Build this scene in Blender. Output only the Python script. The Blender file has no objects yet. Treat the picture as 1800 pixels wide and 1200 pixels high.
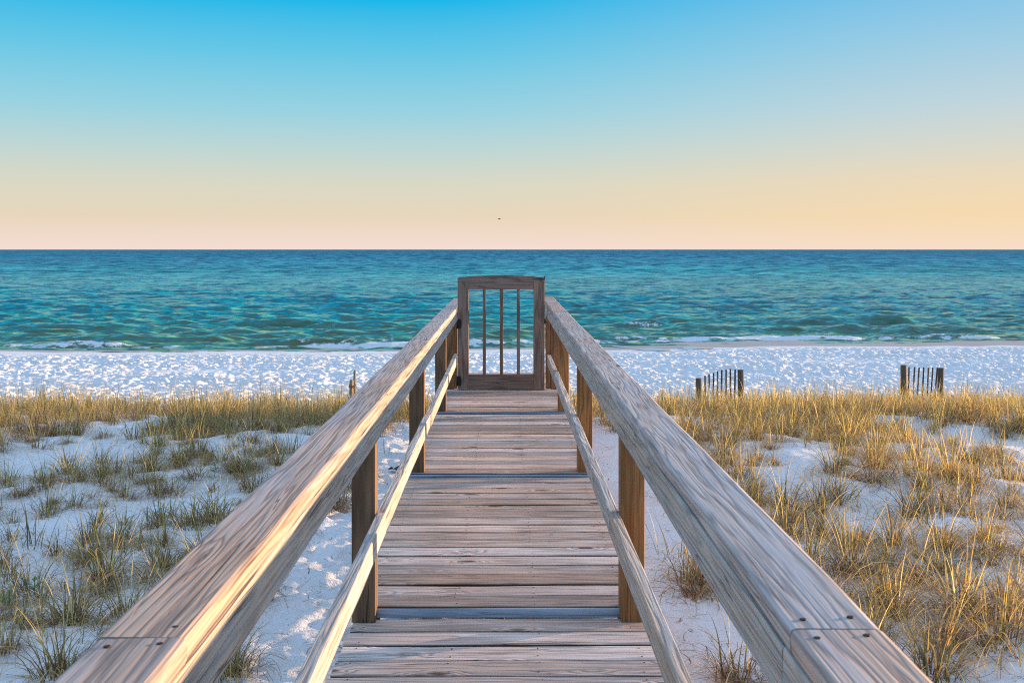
import bpy, math, random
import numpy as np
from mathutils import Vector, noise as mnoise

R = math.radians
S = bpy.context.scene
random.seed(11)
rng = np.random.default_rng(7)

# ------------------------------------------------------------------ camera
F = 1920.0                      # focal length in pixels of the 1800 px photograph
CZ = 1.352                      # eye height above the second deck section
VPX, HY = 888.0, 438.5          # vanishing point of the boardwalk, horizon
cam = bpy.data.cameras.new("camera")
co = bpy.data.objects.new("camera", cam)
S.collection.objects.link(co)
co.location = (0, 0, CZ)
co.rotation_euler = (R(90), 0, -math.atan((900 - VPX) / F))
cam.sensor_width = 36
cam.lens = 36 * F / 1800
cam.shift_y = (HY - 600) / 1800
cam.clip_start = 0.05
cam.clip_end = 60000
cam.dof.use_dof = True
cam.dof.focus_distance = 7.0
cam.dof.aperture_fstop = 16
S.camera = co

# ------------------------------------------------------------------ light
SUN_EL, SUN_AZ = 4.2, 68.0      # azimuth measured from straight ahead (+Y) to the right (+X)
sd = bpy.data.lights.new("sun", 'SUN')
sun = bpy.data.objects.new("sun", sd)
S.collection.objects.link(sun)
sd.energy = 4.7
sd.angle = R(0.6)
sd.color = (1.0, 0.70, 0.42)
dirv = Vector((math.sin(R(SUN_AZ)) * math.cos(R(SUN_EL)), math.cos(R(SUN_AZ)) * math.cos(R(SUN_EL)), math.sin(R(SUN_EL))))
sun.rotation_euler = dirv.to_track_quat('Z', 'Y').to_euler()
sun.location = (20, 10, 10)

W = bpy.data.worlds.new("World")
S.world = W
W.use_nodes = True
nt = W.node_tree
for n in list(nt.nodes):
    nt.nodes.remove(n)
def WN(t, **k):
    n = nt.nodes.new(t)
    for a, b in k.items():
        setattr(n, a, b)
    return n
def lnk(a, b):
    nt.links.new(a, b)
out = WN('ShaderNodeOutputWorld')
sky = WN('ShaderNodeTexSky', sky_type='NISHITA', sun_disc=False, sun_elevation=R(SUN_EL), sun_rotation=R(SUN_AZ),
         air_density=1.0, dust_density=0.6, ozone_density=3.0, altitude=0)
bgn = WN('ShaderNodeBackground')
bgn.inputs['Strength'].default_value = 0.12
lnk(sky.outputs[0], bgn.inputs['Color'])
# evening colour bands of the clear sky, by real elevation, warmer towards the sun
tc = WN('ShaderNodeTexCoord')
sep = WN('ShaderNodeSeparateXYZ')
lnk(tc.outputs['Generated'], sep.inputs[0])
def s2l(c):
    return tuple((x / 255 / 12.92 if x / 255 <= 0.04045 else ((x / 255 + 0.055) / 1.055) ** 2.4) for x in c)
def wramp(stops):
    r = WN('ShaderNodeValToRGB')
    e = r.color_ramp.elements
    r.color_ramp.interpolation = 'B_SPLINE' if False else 'LINEAR'
    e[0].position = stops[0][0]; e[0].color = (*s2l(stops[0][1]), 1)
    e[1].position = stops[-1][0]; e[1].color = (*s2l(stops[-1][1]), 1)
    for p, c in stops[1:-1]:
        x = e.new(p); x.color = (*s2l(c), 1)
    return r
mz = WN('ShaderNodeMapRange')
mz.inputs['From Min'].default_value = 0.0
mz.inputs['From Max'].default_value = 1.0
lnk(sep.outputs['Z'], mz.inputs['Value'])
# position p = sin(elevation)
cool = wramp([(0.0, (243, 220, 212)), (0.009, (240, 218, 205)), (0.030, (230, 213, 188)), (0.061, (215, 215, 197)), (0.092, (186, 213, 213)),
              (0.123, (152, 209, 224)), (0.173, (102, 198, 229)), (0.222, (8, 182, 232)), (0.32, (0, 150, 214)), (0.50, (60, 155, 226)), (0.72, (150, 198, 248)), (1.0, (208, 222, 255))])
warm = wramp([(0.0, (245, 220, 200)), (0.009, (245, 219, 190)), (0.030, (244, 216, 174)), (0.061, (234, 215, 184)), (0.092, (213, 214, 204)),
              (0.123, (192, 211, 218)), (0.173, (160, 203, 225)), (0.222, (124, 192, 230)), (0.32, (90, 168, 222)), (0.50, (110, 170, 226)), (0.72, (165, 198, 242)), (1.0, (208, 222, 255))])
lnk(mz.outputs[0], cool.inputs[0]); lnk(mz.outputs[0], warm.inputs[0])
az = WN('ShaderNodeMapRange', interpolation_type='SMOOTHSTEP')
az.inputs['From Min'].default_value = -0.10
az.inputs['From Max'].default_value = 0.47
lnk(sep.outputs['X'], az.inputs['Value'])
mixc = WN('ShaderNodeMix', data_type='RGBA')
lnk(az.outputs[0], mixc.inputs[0]); lnk(cool.outputs[0], mixc.inputs[6]); lnk(warm.outputs[0], mixc.inputs[7])
bg2 = WN('ShaderNodeBackground')
bg2.inputs['Strength'].default_value = 0.48
lnk(mixc.outputs[2], bg2.inputs['Color'])
zen = WN('ShaderNodeMapRange', interpolation_type='SMOOTHSTEP')
zen.inputs['From Min'].default_value = 0.35; zen.inputs['From Max'].default_value = 0.95
zen.inputs['To Min'].default_value = 0.48; zen.inputs['To Max'].default_value = 0.66
lnk(sep.outputs['Z'], zen.inputs['Value']); lnk(zen.outputs[0], bg2.inputs['Strength'])
mixw = WN('ShaderNodeMixShader')
mixw.inputs[0].default_value = 0.97
lnk(bgn.outputs[0], mixw.inputs[1]); lnk(bg2.outputs[0], mixw.inputs[2])
lnk(mixw.outputs[0], out.inputs['Surface'])

S.view_settings.view_transform = 'Standard'
S.view_settings.look = 'None'
S.view_settings.exposure = 1.1
S.view_settings.gamma = 1.0
S.render.engine = 'CYCLES'
S.cycles.use_denoising = False
S.cycles.filter_width = 1.1
S.cycles.use_adaptive_sampling = False
S.cycles.sample_clamp_indirect = 4.0
S.cycles.max_bounces = 6
S.cycles.transparent_max_bounces = 8

# ------------------------------------------------------------------ helpers
C = S.collection
def tag(o, label=None, cat=None, group=None, kind=None):
    if label: o["label"] = label
    if cat: o["category"] = cat
    if group: o["group"] = group
    if kind: o["kind"] = kind
    return o
def empty(name, loc=(0, 0, 0)):
    o = bpy.data.objects.new(name, None)
    o.empty_display_size = 0.2
    o.location = loc
    C.objects.link(o)
    return o

class MB:
    """collects geometry; uv = (metres along the grain, metres across), rnd = per-board tone numbers, random unless given"""
    def __init__(s):
        s.v = []; s.f = []; s.uv = []; s.rn = []; s.mi = []; s.smooth = []
    def face(s, idx, uvs, rn=(0, 0), mi=0, smooth=False):
        s.f.append(idx); s.uv += uvs; s.rn += [rn] * len(idx); s.mi.append(mi); s.smooth.append(smooth)
    def build(s, name, mats, parent=None, origin=None):
        me = bpy.data.meshes.new(name)
        v = s.v
        ox = Vector(origin) if origin is not None else Vector((0, 0, 0))
        if origin is None and v:
            a = np.array([tuple(q) for q in v]); ox = Vector(((a[:, 0].min() + a[:, 0].max()) / 2, (a[:, 1].min() + a[:, 1].max()) / 2, a[:, 2].min()))
        me.from_pydata([tuple(Vector(q) - ox) for q in v], [], s.f)
        l = me.uv_layers.new(name="UVMap")
        l.data.foreach_set("uv", np.array(s.uv, dtype=np.float32).ravel())
        l2 = me.uv_layers.new(name="board_tone")
        l2.data.foreach_set("uv", np.array(s.rn, dtype=np.float32).ravel())
        if not isinstance(mats, (list, tuple)): mats = [mats]
        for m in mats: me.materials.append(m)
        me.polygons.foreach_set("material_index", s.mi)
        me.polygons.foreach_set("use_smooth", s.smooth)
        me.update()
        o = bpy.data.objects.new(name, me)
        C.objects.link(o)
        if parent is not None:
            o.parent = parent
            o.location = ox - parent.location
        else:
            o.location = ox
        return o
    def board(s, p0, p1, w, h, side=(1, 0, 0), smi=None, rad=0.004, seg=0.12, wob=0.0012, taper=None, mi=0, vs=1.0, rn=None, bow=0.0):
        """board from p0 to p1 (centre line), w across `side`, h across the other axis"""
        p0 = Vector(p0); p1 = Vector(p1)
        ax = (p1 - p0); L = ax.length; ax.normalize()
        sv = Vector(side); sv = (sv - ax * sv.dot(ax)).normalized()
        up = ax.cross(sv).normalized()
        n = max(1, int(L / seg))
        r = min(rad, w * .45, h * .45)
        prof = []
        for cx, cy, a0 in ((1, 1, 0), (-1, 1, 90), (-1, -1, 180), (1, -1, 270)):
            for da in (0, 45, 90):
                a = R(a0 + da)
                prof.append((cx * (w / 2 - r) + math.cos(a) * r, cy * (h / 2 - r) + math.sin(a) * r))
        per = [0]
        for i in range(12):
            a, b = prof[i], prof[(i + 1) % 12]
            per.append(per[-1] + math.hypot(a[0] - b[0], a[1] - b[1]))
        u0, v0 = random.uniform(0, 60), random.uniform(0, 60)
        rr = rn if rn else (random.random(), random.random())
        base = len(s.v)
        sd = random.uniform(0, 500)
        for i in range(n + 1):
            t = i / n
            c = p0 + ax * (L * t)
            if bow: c = c + up * (bow * math.sin(math.pi * t))
            for k, (a, b) in enumerate(prof):
                na = mnoise.noise(Vector((t * L * 2.2, k // 3 * 7.3, sd))) * wob
                nb = mnoise.noise(Vector((t * L * 2.2, k // 3 * 7.3 + 50, sd))) * wob
                s.v.append(c + sv * (a + na) + up * (b + nb))
        for i in range(n):
            ua, ub = u0 + L * i / n, u0 + L * (i + 1) / n
            for k in range(12):
                k2 = (k + 1) % 12
                a = base + i * 12
                s.face((a + k, a + k2, a + 12 + k2, a + 12 + k),
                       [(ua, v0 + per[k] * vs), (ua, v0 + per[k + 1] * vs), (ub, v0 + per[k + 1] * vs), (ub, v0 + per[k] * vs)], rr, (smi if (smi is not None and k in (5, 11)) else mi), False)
        s.face(tuple(base + k for k in range(11, -1, -1)), [(u0 + prof[k][0] * .3, v0 + prof[k][1] * 1.0) for k in range(11, -1, -1)], rr, mi)
        e = base + n * 12
        s.face(tuple(e + k for k in range(12)), [(u0 + 9 + prof[k][0] * .3, v0 + prof[k][1] * 1.0) for k in range(12)], rr, mi)
        return s
    def disc(s, c, r, nrm=(0, 0, 1), h=0.001, n=8, mi=1):
        c = Vector(c); nrm = Vector(nrm).normalized()
        a = nrm.orthogonal().normalized(); b = nrm.cross(a)
        base = len(s.v)
        for k in range(n):
            t = 2 * math.pi * k / n
            s.v.append(c + (a * math.cos(t) + b * math.sin(t)) * r - nrm * .001)
        for k in range(n):
            t = 2 * math.pi * k / n
            s.v.append(c + (a * math.cos(t) + b * math.sin(t)) * r * .85 + nrm * h)
        for k in range(n):
            k2 = (k + 1) % n
            s.face((base + k, base + k2, base + n + k2, base + n + k), [(0, 0)] * 4, (0, 0), mi)
        s.face(tuple(base + n + k for k in range(n)), [(0, 0)] * n, (0, 0), mi)
    def tube(s, pts, r, n=6, mi=0):
        base = len(s.v); pts = [Vector(p) for p in pts]
        u0, v0 = random.uniform(0, 9), random.uniform(0, 9)
        for i, p in enumerate(pts):
            d = (pts[min(i + 1, len(pts) - 1)] - pts[max(i - 1, 0)]).normalized()
            a = d.orthogonal().normalized(); b = d.cross(a)
            rr = r[i] if isinstance(r, (list, tuple)) else r
            for k in range(n):
                t = 2 * math.pi * k / n
                s.v.append(p + (a * math.cos(t) + b * math.sin(t)) * rr)
        for i in range(len(pts) - 1):
            for k in range(n):
                k2 = (k + 1) % n; A = base + i * n
                s.face((A + k, A + k2, A + n + k2, A + n + k), [(u0 + i * .1, v0 + k * .02), (u0 + i * .1, v0 + k * .02 + .02), (u0 + i * .1 + .1, v0 + k * .02 + .02), (u0 + i * .1 + .1, v0 + k * .02)], (0.5, 0.5), mi, True)
        s.face(tuple(base + k for k in range(n - 1, -1, -1)), [(0, 0)] * n, (0.5, .5), mi)
        e = base + (len(pts) - 1) * n
        s.face(tuple(e + k for k in range(n)), [(0, 0)] * n, (0.5, .5), mi)

# ---- node helper
class NT:
    def __init__(s, name):
        s.m = bpy.data.materials.new(name); s.m.use_nodes = True
        s.t = s.m.node_tree
        for n in list(s.t.nodes): s.t.nodes.remove(n)
        s.out = s.t.nodes.new('ShaderNodeOutputMaterial')
    def n(s, ty, **k):
        x = s.t.nodes.new(ty)
        for a, b in k.items(): setattr(x, a, b)
        return x
    def put(s, sock, v):
        if isinstance(v, bpy.types.NodeSocket): s.t.links.new(v, sock)
        elif v is not None:
            try: sock.default_value = v
            except Exception: sock.default_value = (*v, 1)
    def math(s, op, a, b=None, c=None, clamp=False):
        x = s.n('ShaderNodeMath', operation=op); x.use_clamp = clamp
        s.put(x.inputs[0], a)
        if b is not None: s.put(x.inputs[1], b)
        if c is not None: s.put(x.inputs[2], c)
        return x.outputs[0]
    def mapr(s, v, a, b, c=0.0, d=1.0, smooth=False):
        x = s.n('ShaderNodeMapRange')
        if smooth: x.interpolation_type = 'SMOOTHSTEP'
        s.put(x.inputs[0], v)
        for i, q in enumerate((a, b, c, d)): s.put(x.inputs[i + 1], q)
        return x.outputs[0]
    def mix(s, f, a, b, mode='MIX'):
        x = s.n('ShaderNodeMix', data_type='RGBA', blend_type=mode)
        s.put(x.inputs[0], f)
        s.put(x.inputs[6], (*a, 1) if isinstance(a, tuple) and len(a) == 3 else a)
        s.put(x.inputs[7], (*b, 1) if isinstance(b, tuple) and len(b) == 3 else b)
        return x.outputs[2]
    def noise(s, vec, scale=1.0, detail=2.0, rough=0.5, dist=0.0, dims='3D'):
        x = s.n('ShaderNodeTexNoise', noise_dimensions=dims)
        s.put(x.inputs['Vector'], vec)
        x.inputs['Scale'].default_value = scale; x.inputs['Detail'].default_value = detail
        x.inputs['Roughness'].default_value = rough; x.inputs['Distortion'].default_value = dist
        return x.outputs[0]
    def mapping(s, vec, sc, loc=(0, 0, 0)):
        x = s.n('ShaderNodeMapping')
        s.put(x.inputs[0], vec); x.inputs['Scale'].default_value = sc; x.inputs['Location'].default_value = loc
        return x.outputs[0]
    def comb(s, x_, y_, z_=0.0):
        x = s.n('ShaderNodeCombineXYZ')
        s.put(x.inputs[0], x_); s.put(x.inputs[1], y_); s.put(x.inputs[2], z_)
        return x.outputs[0]
    def bump(s, h, strength=0.5, dist=0.01, nrm=None):
        x = s.n('ShaderNodeBump')
        x.inputs['Strength'].default_value = strength; x.inputs['Distance'].default_value = dist
        s.put(x.inputs['Height'], h)
        if nrm is not None: s.put(x.inputs['Normal'], nrm)
        return x.outputs[0]
    def principled(s, col, rough=0.8, nrm=None, spec=0.3, **k):
        x = s.n('ShaderNodeBsdfPrincipled')
        s.put(x.inputs['Base Color'], (*col, 1) if isinstance(col, tuple) and len(col) == 3 else col)
        s.put(x.inputs['Roughness'], rough)
        x.inputs['Specular IOR Level'].default_value = spec
        if nrm is not None: s.put(x.inputs['Normal'], nrm)
        for a, b in k.items(): s.put(x.inputs[a], b)
        return x
    def done(s, sh):
        s.t.links.new(sh if isinstance(sh, bpy.types.NodeSocket) else sh.outputs[0], s.out.inputs[0]); return s.m

def wood(name, pale, mid, dark, ring=9.0, vscale=9.0, knots=0.5, bumpd=0.0025, streak=0.5, kscale=(2.1, 9.5), fstr=.55, silver=0.0, kc0=.05, kc1=.13, var=0.25, contrast=1.0):
    """weathered timber: cathedral grain = contour lines of a stretched noise raised around knots"""
    m = NT(name)
    uv = m.n('ShaderNodeUVMap', uv_map='UVMap').outputs[0]
    rd = m.n('ShaderNodeUVMap', uv_map='board_tone').outputs[0]
    rs = m.n('ShaderNodeSeparateXYZ'); m.put(rs.inputs[0], rd)
    H1 = m.noise(m.mapping(uv, (0.8, vscale, 1)), 1, 2.5, 0.5)
    vor = m.n('ShaderNodeTexVoronoi', feature='F1'); m.put(vor.inputs['Vector'], m.mapping(uv, (*kscale, 1)))
    vor.inputs['Scale'].default_value = 1.0
    kd = vor.outputs['Distance']
    kc = m.n('ShaderNodeSeparateColor'); m.put(kc.inputs[0], vor.outputs['Color'])
    has = m.math('LESS_THAN', kc.outputs[0], knots)                      # only some cells carry a knot
    kw = m.math('MULTIPLY', m.mapr(kd, 0.0, 0.42, 1.0, 0.0, True), has)
    H = m.math('ADD', H1, m.math('MULTIPLY', kw, 0.40))
    wob = m.noise(m.mapping(uv, (7, 60, 1)), 1, 2, .5)
    ph = m.math('ADD', m.math('MULTIPLY', H, ring * 6.283), m.math('MULTIPLY', wob, 3.0))
    ringv = m.mapr(m.math('SINE', ph), -1, 1, 0, 1)
    late = m.math('POWER', ringv, 2.2)                                   # narrow dark late wood
    fib = m.noise(m.mapping(uv, (5, 260, 1)), 1, 3, .65)
    fib2 = m.noise(m.mapping(uv, (2.6, 95, 1), (3, 7, 0)), 1, 3, .6)
    blot = m.noise(m.mapping(uv, (1.7, 7, 1), (11, 2, 0)), 1, 3, .55)
    pm = m.mix(m.mapr(blot, .3, .7, 0, 1), pale, mid)
    if silver:
        sv = m.noise(m.mapping(uv, (.8, 11, 1), (21, 4, 0)), 1, 3, .6)
        pm = m.mix(m.mapr(sv, .47, .62, 0, silver), pm, (.40, .46, .52))
        pm = m.mix(m.mapr(sv, .40, .52, silver * .8, 0), pm, (.60, .42, .29))
    c = m.mix(m.math('MULTIPLY', late, streak * contrast), pm, dark)
    c = m.mix(m.mapr(fib2, .48, .72, 0, fstr * contrast), c, dark)
    c = m.mix(m.mapr(fib, .35, .65, 0.0, 0.28), c, tuple(x * 1.35 for x in pale))
    # splits along the grain
    crk = m.noise(m.mapping(uv, (1.1, 48, 1), (5, 5, 0)), 1, 1, .4)
    crack = m.mapr(m.math('ABSOLUTE', m.math('SUBTRACT', crk, 0.5)), 0.0, 0.012, 1.0, 0.0)
    cm = m.mapr(m.noise(m.mapping(uv, (1.3, 9, 1), (9, 1, 0)), 1, 1, .5), .52, .62, 0, 1)
    crack = m.math('MULTIPLY', crack, cm)
    c = m.mix(m.math('MULTIPLY', crack, .75), c, tuple(x * .35 for x in dark))
    kcore = m.math('MULTIPLY', m.mapr(kd, kc0, kc1, 1, 0, True), has)
    c = m.mix(m.math('MULTIPLY', kcore, .85), c, (dark[0] * .7, dark[1] * .5, dark[2] * .4))
    # board-to-board differences
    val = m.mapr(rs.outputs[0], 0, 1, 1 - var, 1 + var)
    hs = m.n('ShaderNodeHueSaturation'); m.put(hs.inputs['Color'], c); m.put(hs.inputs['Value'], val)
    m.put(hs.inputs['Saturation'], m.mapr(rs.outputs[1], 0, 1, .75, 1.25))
    h = m.math('SUBTRACT', m.math('MULTIPLY', fib, .35), m.math('MULTIPLY', late, .5))
    h = m.math('SUBTRACT', h, m.math('MULTIPLY', crack, 1.3))
    h = m.math('ADD', h, m.math('MULTIPLY', fib2, -.4))
    nrm = m.bump(h, 0.9, bumpd)
    return m.done(m.principled(hs.outputs[0], 0.78, nrm, 0.25))

def plain(name, col, rough=.6, spec=.3, metal=0.0, scale=40):
    m = NT(name)
    g = m.n('ShaderNodeTexCoord').outputs['Object']
    nz = m.noise(g, scale, 3, .6)
    c = m.mix(m.mapr(nz, .3, .7, 0, 1), tuple(x * .75 for x in col), tuple(min(1, x * 1.2) for x in col))
    return m.done(m.principled(c, rough, m.bump(nz, .4, .001), spec, Metallic=metal))

M_deck = wood("deck_wood", (.73, .53, .42), (.45, .30, .225), (.07, .038, .028), ring=7.0, vscale=17, kc0=.08, kc1=.19, knots=.5, bumpd=.0045, streak=.5, var=.36, contrast=1.0, kscale=(3.4, 9.0), fstr=.38)
M_cap = wood("handrail_wood", (.64, .475, .385), (.45, .32, .255), (.085, .052, .042), ring=9, vscale=17, knots=.14, bumpd=.0013, streak=.5, var=.06, fstr=.7, silver=.35)
M_side = wood("side_rail_wood", (.64, .53, .43), (.46, .365, .295), (.10, .072, .065), ring=9, vscale=16, knots=.09, bumpd=.004, streak=.42, var=.1, fstr=.55, silver=.5)
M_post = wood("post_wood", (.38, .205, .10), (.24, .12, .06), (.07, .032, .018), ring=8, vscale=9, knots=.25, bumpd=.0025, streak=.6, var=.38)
M_dside = wood("gap_shade_wood", (.13, .075, .05), (.09, .05, .035), (.03, .018, .012), ring=4, vscale=15, knots=.1, bumpd=.002, streak=.4, var=.2)  # brown plank sides, darkened so the deck gaps read as shadow
M_riser = wood("riser_shade_blue", (.36, .45, .56), (.26, .34, .44), (.10, .12, .16), ring=6, vscale=9, knots=.1, bumpd=.002, streak=.5, var=.05)  # blue of the skylit shade on the risers put into the wood colour
M_gate = wood("gate_wood", (.33, .225, .175), (.225, .145, .11), (.045, .028, .024), ring=9, vscale=9, knots=.2, bumpd=.0015, streak=.6, var=.12)
M_fence = wood("fence_wood", (.20, .13, .085), (.13, .085, .055), (.05, .032, .022), ring=4, vscale=9, knots=.1, bumpd=.001, streak=.5, var=.3)
M_stake = wood("stake_wood", (.42, .33, .20), (.32, .23, .13), (.13, .08, .05), ring=3, vscale=9, knots=.1, bumpd=.001, streak=.5, var=.2)
M_nail = plain("rusty_nail", (.07, .04, .03), .7, .3, .5)
M_iron = plain("black_iron", (.012, .012, .014), .45, .5, .3)
M_wire = plain("fence_wire", (.10, .08, .07), .5, .5, .8)

# ------------------------------------------------------------------ ground profile
def gnoise(x, y, seed=0):
    xi = np.floor(x).astype(np.int64); yi = np.floor(y).astype(np.int64)
    xf = x - xi; yf = y - yi
    def grad(ix, iy, dx, dy):
        h = (ix * 374761393 + iy * 668265263 + seed * 974711) & 0xffffffff
        h = ((h ^ (h >> 13)) * 1274126177) & 0xffffffff
        h = h ^ (h >> 16)
        a = (h & 0xffff) / 65536.0 * 2 * np.pi
        return np.cos(a) * dx + np.sin(a) * dy
    u = xf * xf * xf * (xf * (xf * 6 - 15) + 10); v = yf * yf * yf * (yf * (yf * 6 - 15) + 10)
    a = grad(xi, yi, xf, yf); b = grad(xi + 1, yi, xf - 1, yf)
    c = grad(xi, yi + 1, xf, yf - 1); d = grad(xi + 1, yi + 1, xf - 1, yf - 1)
    return (a + (b - a) * u + ((c + (d - c) * u) - (a + (b - a) * u)) * v) * 1.5
SEA = CZ - 3.45
def shore(x):
    """distance of the water's edge, further away to the right"""
    return 37.6 + 2.6 / (1 + np.exp(-(x - 3.0) / 2.2)) + 0.05 * np.maximum(x, 0) + 0.5 * gnoise(x * .16, x * 0 + 3.3, 5) + .22 * gnoise(x * .7, x * 0 + 1.3, 6)
PY = np.array([-30, -5, 9.0, 11.0, 13.5, 16.5, 20.0, 24.0, 30.0, 36.0, 38.0, 40.0, 46, 60.0])
PH = np.array([1.64, 1.64, 1.66, 1.74, 2.02, 2.36, 2.78, 3.00, 3.16, 3.33, 3.40, 3.50, 3.9, 4.8])
def base_z(x, y):
    x = np.asarray(x, float); y = np.asarray(y, float)
    ys = y - np.where(y > 30, (shore(x) - 38.6) * np.clip((y - 30) / 6, 0, 1), 0)
    z = CZ - np.interp(ys, PY, PH)
    dune = np.clip((13.5 - y) / 4, 0, 1)
    away = np.clip((np.abs(x) - .7) / 1.5, 0, 1)
    z = z + dune * away * (0.085 * gnoise(x * .35, y * .35, 1) + 0.05 * gnoise(x * .9, y * .9, 2) + .03) 
    z = z + dune * away * np.where(x > 0, .05, 0.0)
    z = z + 0.07 * gnoise(x * .11, y * .25, 3) * np.clip((y - 17) / 6, 0, 1) * np.clip((35 - y) / 4, 0, 1)
    return z
def gz(x, y):
    return float(base_z(np.array([x]), np.array([y]))[0])
def ground_at(px, py):
    """point on the sand seen at a pixel of the 1800 px photograph"""
    d = 6.0
    for _ in range(25):
        x = (px - VPX) / F * d
        d = .5 * d + .5 * F * (CZ - gz(x, d)) / (py - HY)
    return (px - VPX) / F * d, d

def sand_mat():
    m = NT("white_sand")
    g = m.n('ShaderNodeTexCoord').outputs['Object']
    sx = m.n('ShaderNodeSeparateXYZ'); m.put(sx.inputs[0], g)
    n1 = m.noise(g, 1.3, 4, .55); n2 = m.noise(g, 130, 2, .6); n3 = m.noise(g, 22, 4, .6)
    c = m.mix(m.mapr(n1, .35, .65, 0, 1), (.80, .735, .68), (.87, .81, .76))
    c = m.mix(m.mapr(n2, .58, .72, 0, .5), c, (.42, .34, .30))
    n4 = m.noise(g, 55, 2, .6)
    c = m.mix(m.mapr(n4, .66, .72, 0, .7), c, (.20, .13, .10))
    att = m.n('ShaderNodeAttribute', attribute_name='wet').outputs['Fac']
    c = m.mix(att, c, (.50, .40, .345))
    rough = m.mapr(att, 0, 1, .9, .55)
    hh = m.math('ADD', m.math('MULTIPLY', n3, 1.0), m.math('MULTIPLY', n2, .25))
    fade = m.math('SUBTRACT', 1.0, att)
    nrm = m.bump(m.math('MULTIPLY', hh, fade), .8, .02)
    return m.done(m.principled(c, rough, nrm, .2))
M_sand = sand_mat()

def grid_mesh(name, X, Y, Z, mat, attrs={}, smooth=True):
    nr, nc = X.shape
    me = bpy.data.meshes.new(name)
    me.vertices.add(nr * nc)
    me.vertices.foreach_set("co", np.stack([X, Y, Z], -1).astype(np.float32).ravel())
    i = np.arange(nr * nc).reshape(nr, nc)
    q = np.stack([i[:-1, :-1], i[:-1, 1:], i[1:, 1:], i[1:, :-1]], -1).reshape(-1, 4)
    nf = len(q)
    me.loops.add(nf * 4); me.loops.foreach_set("vertex_index", q.ravel().astype(np.int32))
    me.polygons.add(nf); me.polygons.foreach_set("loop_start", (np.arange(nf) * 4).astype(np.int32))
    me.update(calc_edges=True)
    me.polygons.foreach_set("use_smooth", np.full(nf, smooth))
    for k, a in attrs.items():
        at = me.attributes.new(k, 'FLOAT', 'POINT'); at.data.foreach_set("value", a.astype(np.float32).ravel())
    me.materials.append(mat)
    me.validate(); me.update()
    o = bpy.data.objects.new(name, me); C.objects.link(o)
    return o

# ---- sand: one sheet from behind the camera down to under the water
ys = np.concatenate([np.linspace(-25, 2.5, 26)[:-1], np.arange(2.5, 13, .035), np.arange(13, 24, .06), np.arange(24, 38, .045), np.arange(38, 46, .09), np.linspace(46.2, 60, 12)])
us = np.concatenate([-np.linspace(9, 1.32, 9)[:-1], np.linspace(-1.3, 1.3, 1000), np.linspace(1.32, 9, 9)[1:]])
U, Y = np.meshgrid(us, ys)
X = U * (3.2 + .47 * np.clip(Y, 0, 50))
Z = base_z(X, Y)
beach = np.clip((Y - 16) / 4, 0, 1) * np.clip((shore(X) - 2.2 - (X > 2) * np.clip(X - 2, 0, 2) * .7 - .3 - Y) / 2.2, 0, 1) ** 1.0
# trampled beach: overlapping footprints
fp = gnoise(X * 4.6 + .8 * gnoise(X * 2, Y * 2, 21), Y * 3.6, 11) + .6 * gnoise(X * 8.5, Y * 7.0, 12) + .45 * gnoise(X * 1.1, Y * 1.1, 19) + .30 * gnoise(X * 11, Y * 9, 20)
fp = np.where(fp < 0, fp * 1.25, fp * .75)
patch = np.clip(.85 + .55 * gnoise(X * .35, Y * .5, 13) + .35 * gnoise(X * .9, Y * 1.1, 23), .12, 1.5) * np.clip(1.1 - 1.0 * np.exp(-((X + 1.8 * np.sin(Y * .3) + 6.5) / 1.6) ** 2 - ((Y - 28) / 1.2) ** 2) - .8 * np.exp(-((X - 9) / 1.8) ** 2 - ((Y - 30.5) / .9) ** 2), .1, 1.2)
Z = Z + beach * patch * fp * .078
near = np.clip((18 - Y) / 3, 0, 1)
path = np.exp(-((np.abs(X) - 1.0) / .7) ** 2)
Z = Z + near * (.030 * gnoise(X * 2.3, Y * 2.3, 14) + .011 * gnoise(X * 8, Y * 8, 15) * (1 + .8 * path * (X < 0)) + .009 * gnoise(X * 17, Y * 17, 16) * (.35 + path * (X < 0)))
sh = shore(X)
wetw = 1.4 + 2.4 / (1 + np.exp(-(X - 2.5) / .8))
wet = np.clip((Y - (sh - wetw + .25 * gnoise(X * .9, Y * .9, 17))) / .45, 0, 1)
grid_mesh("sand_beach", X, Y, Z, M_sand, {"wet": wet})["kind"] = "structure"

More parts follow.
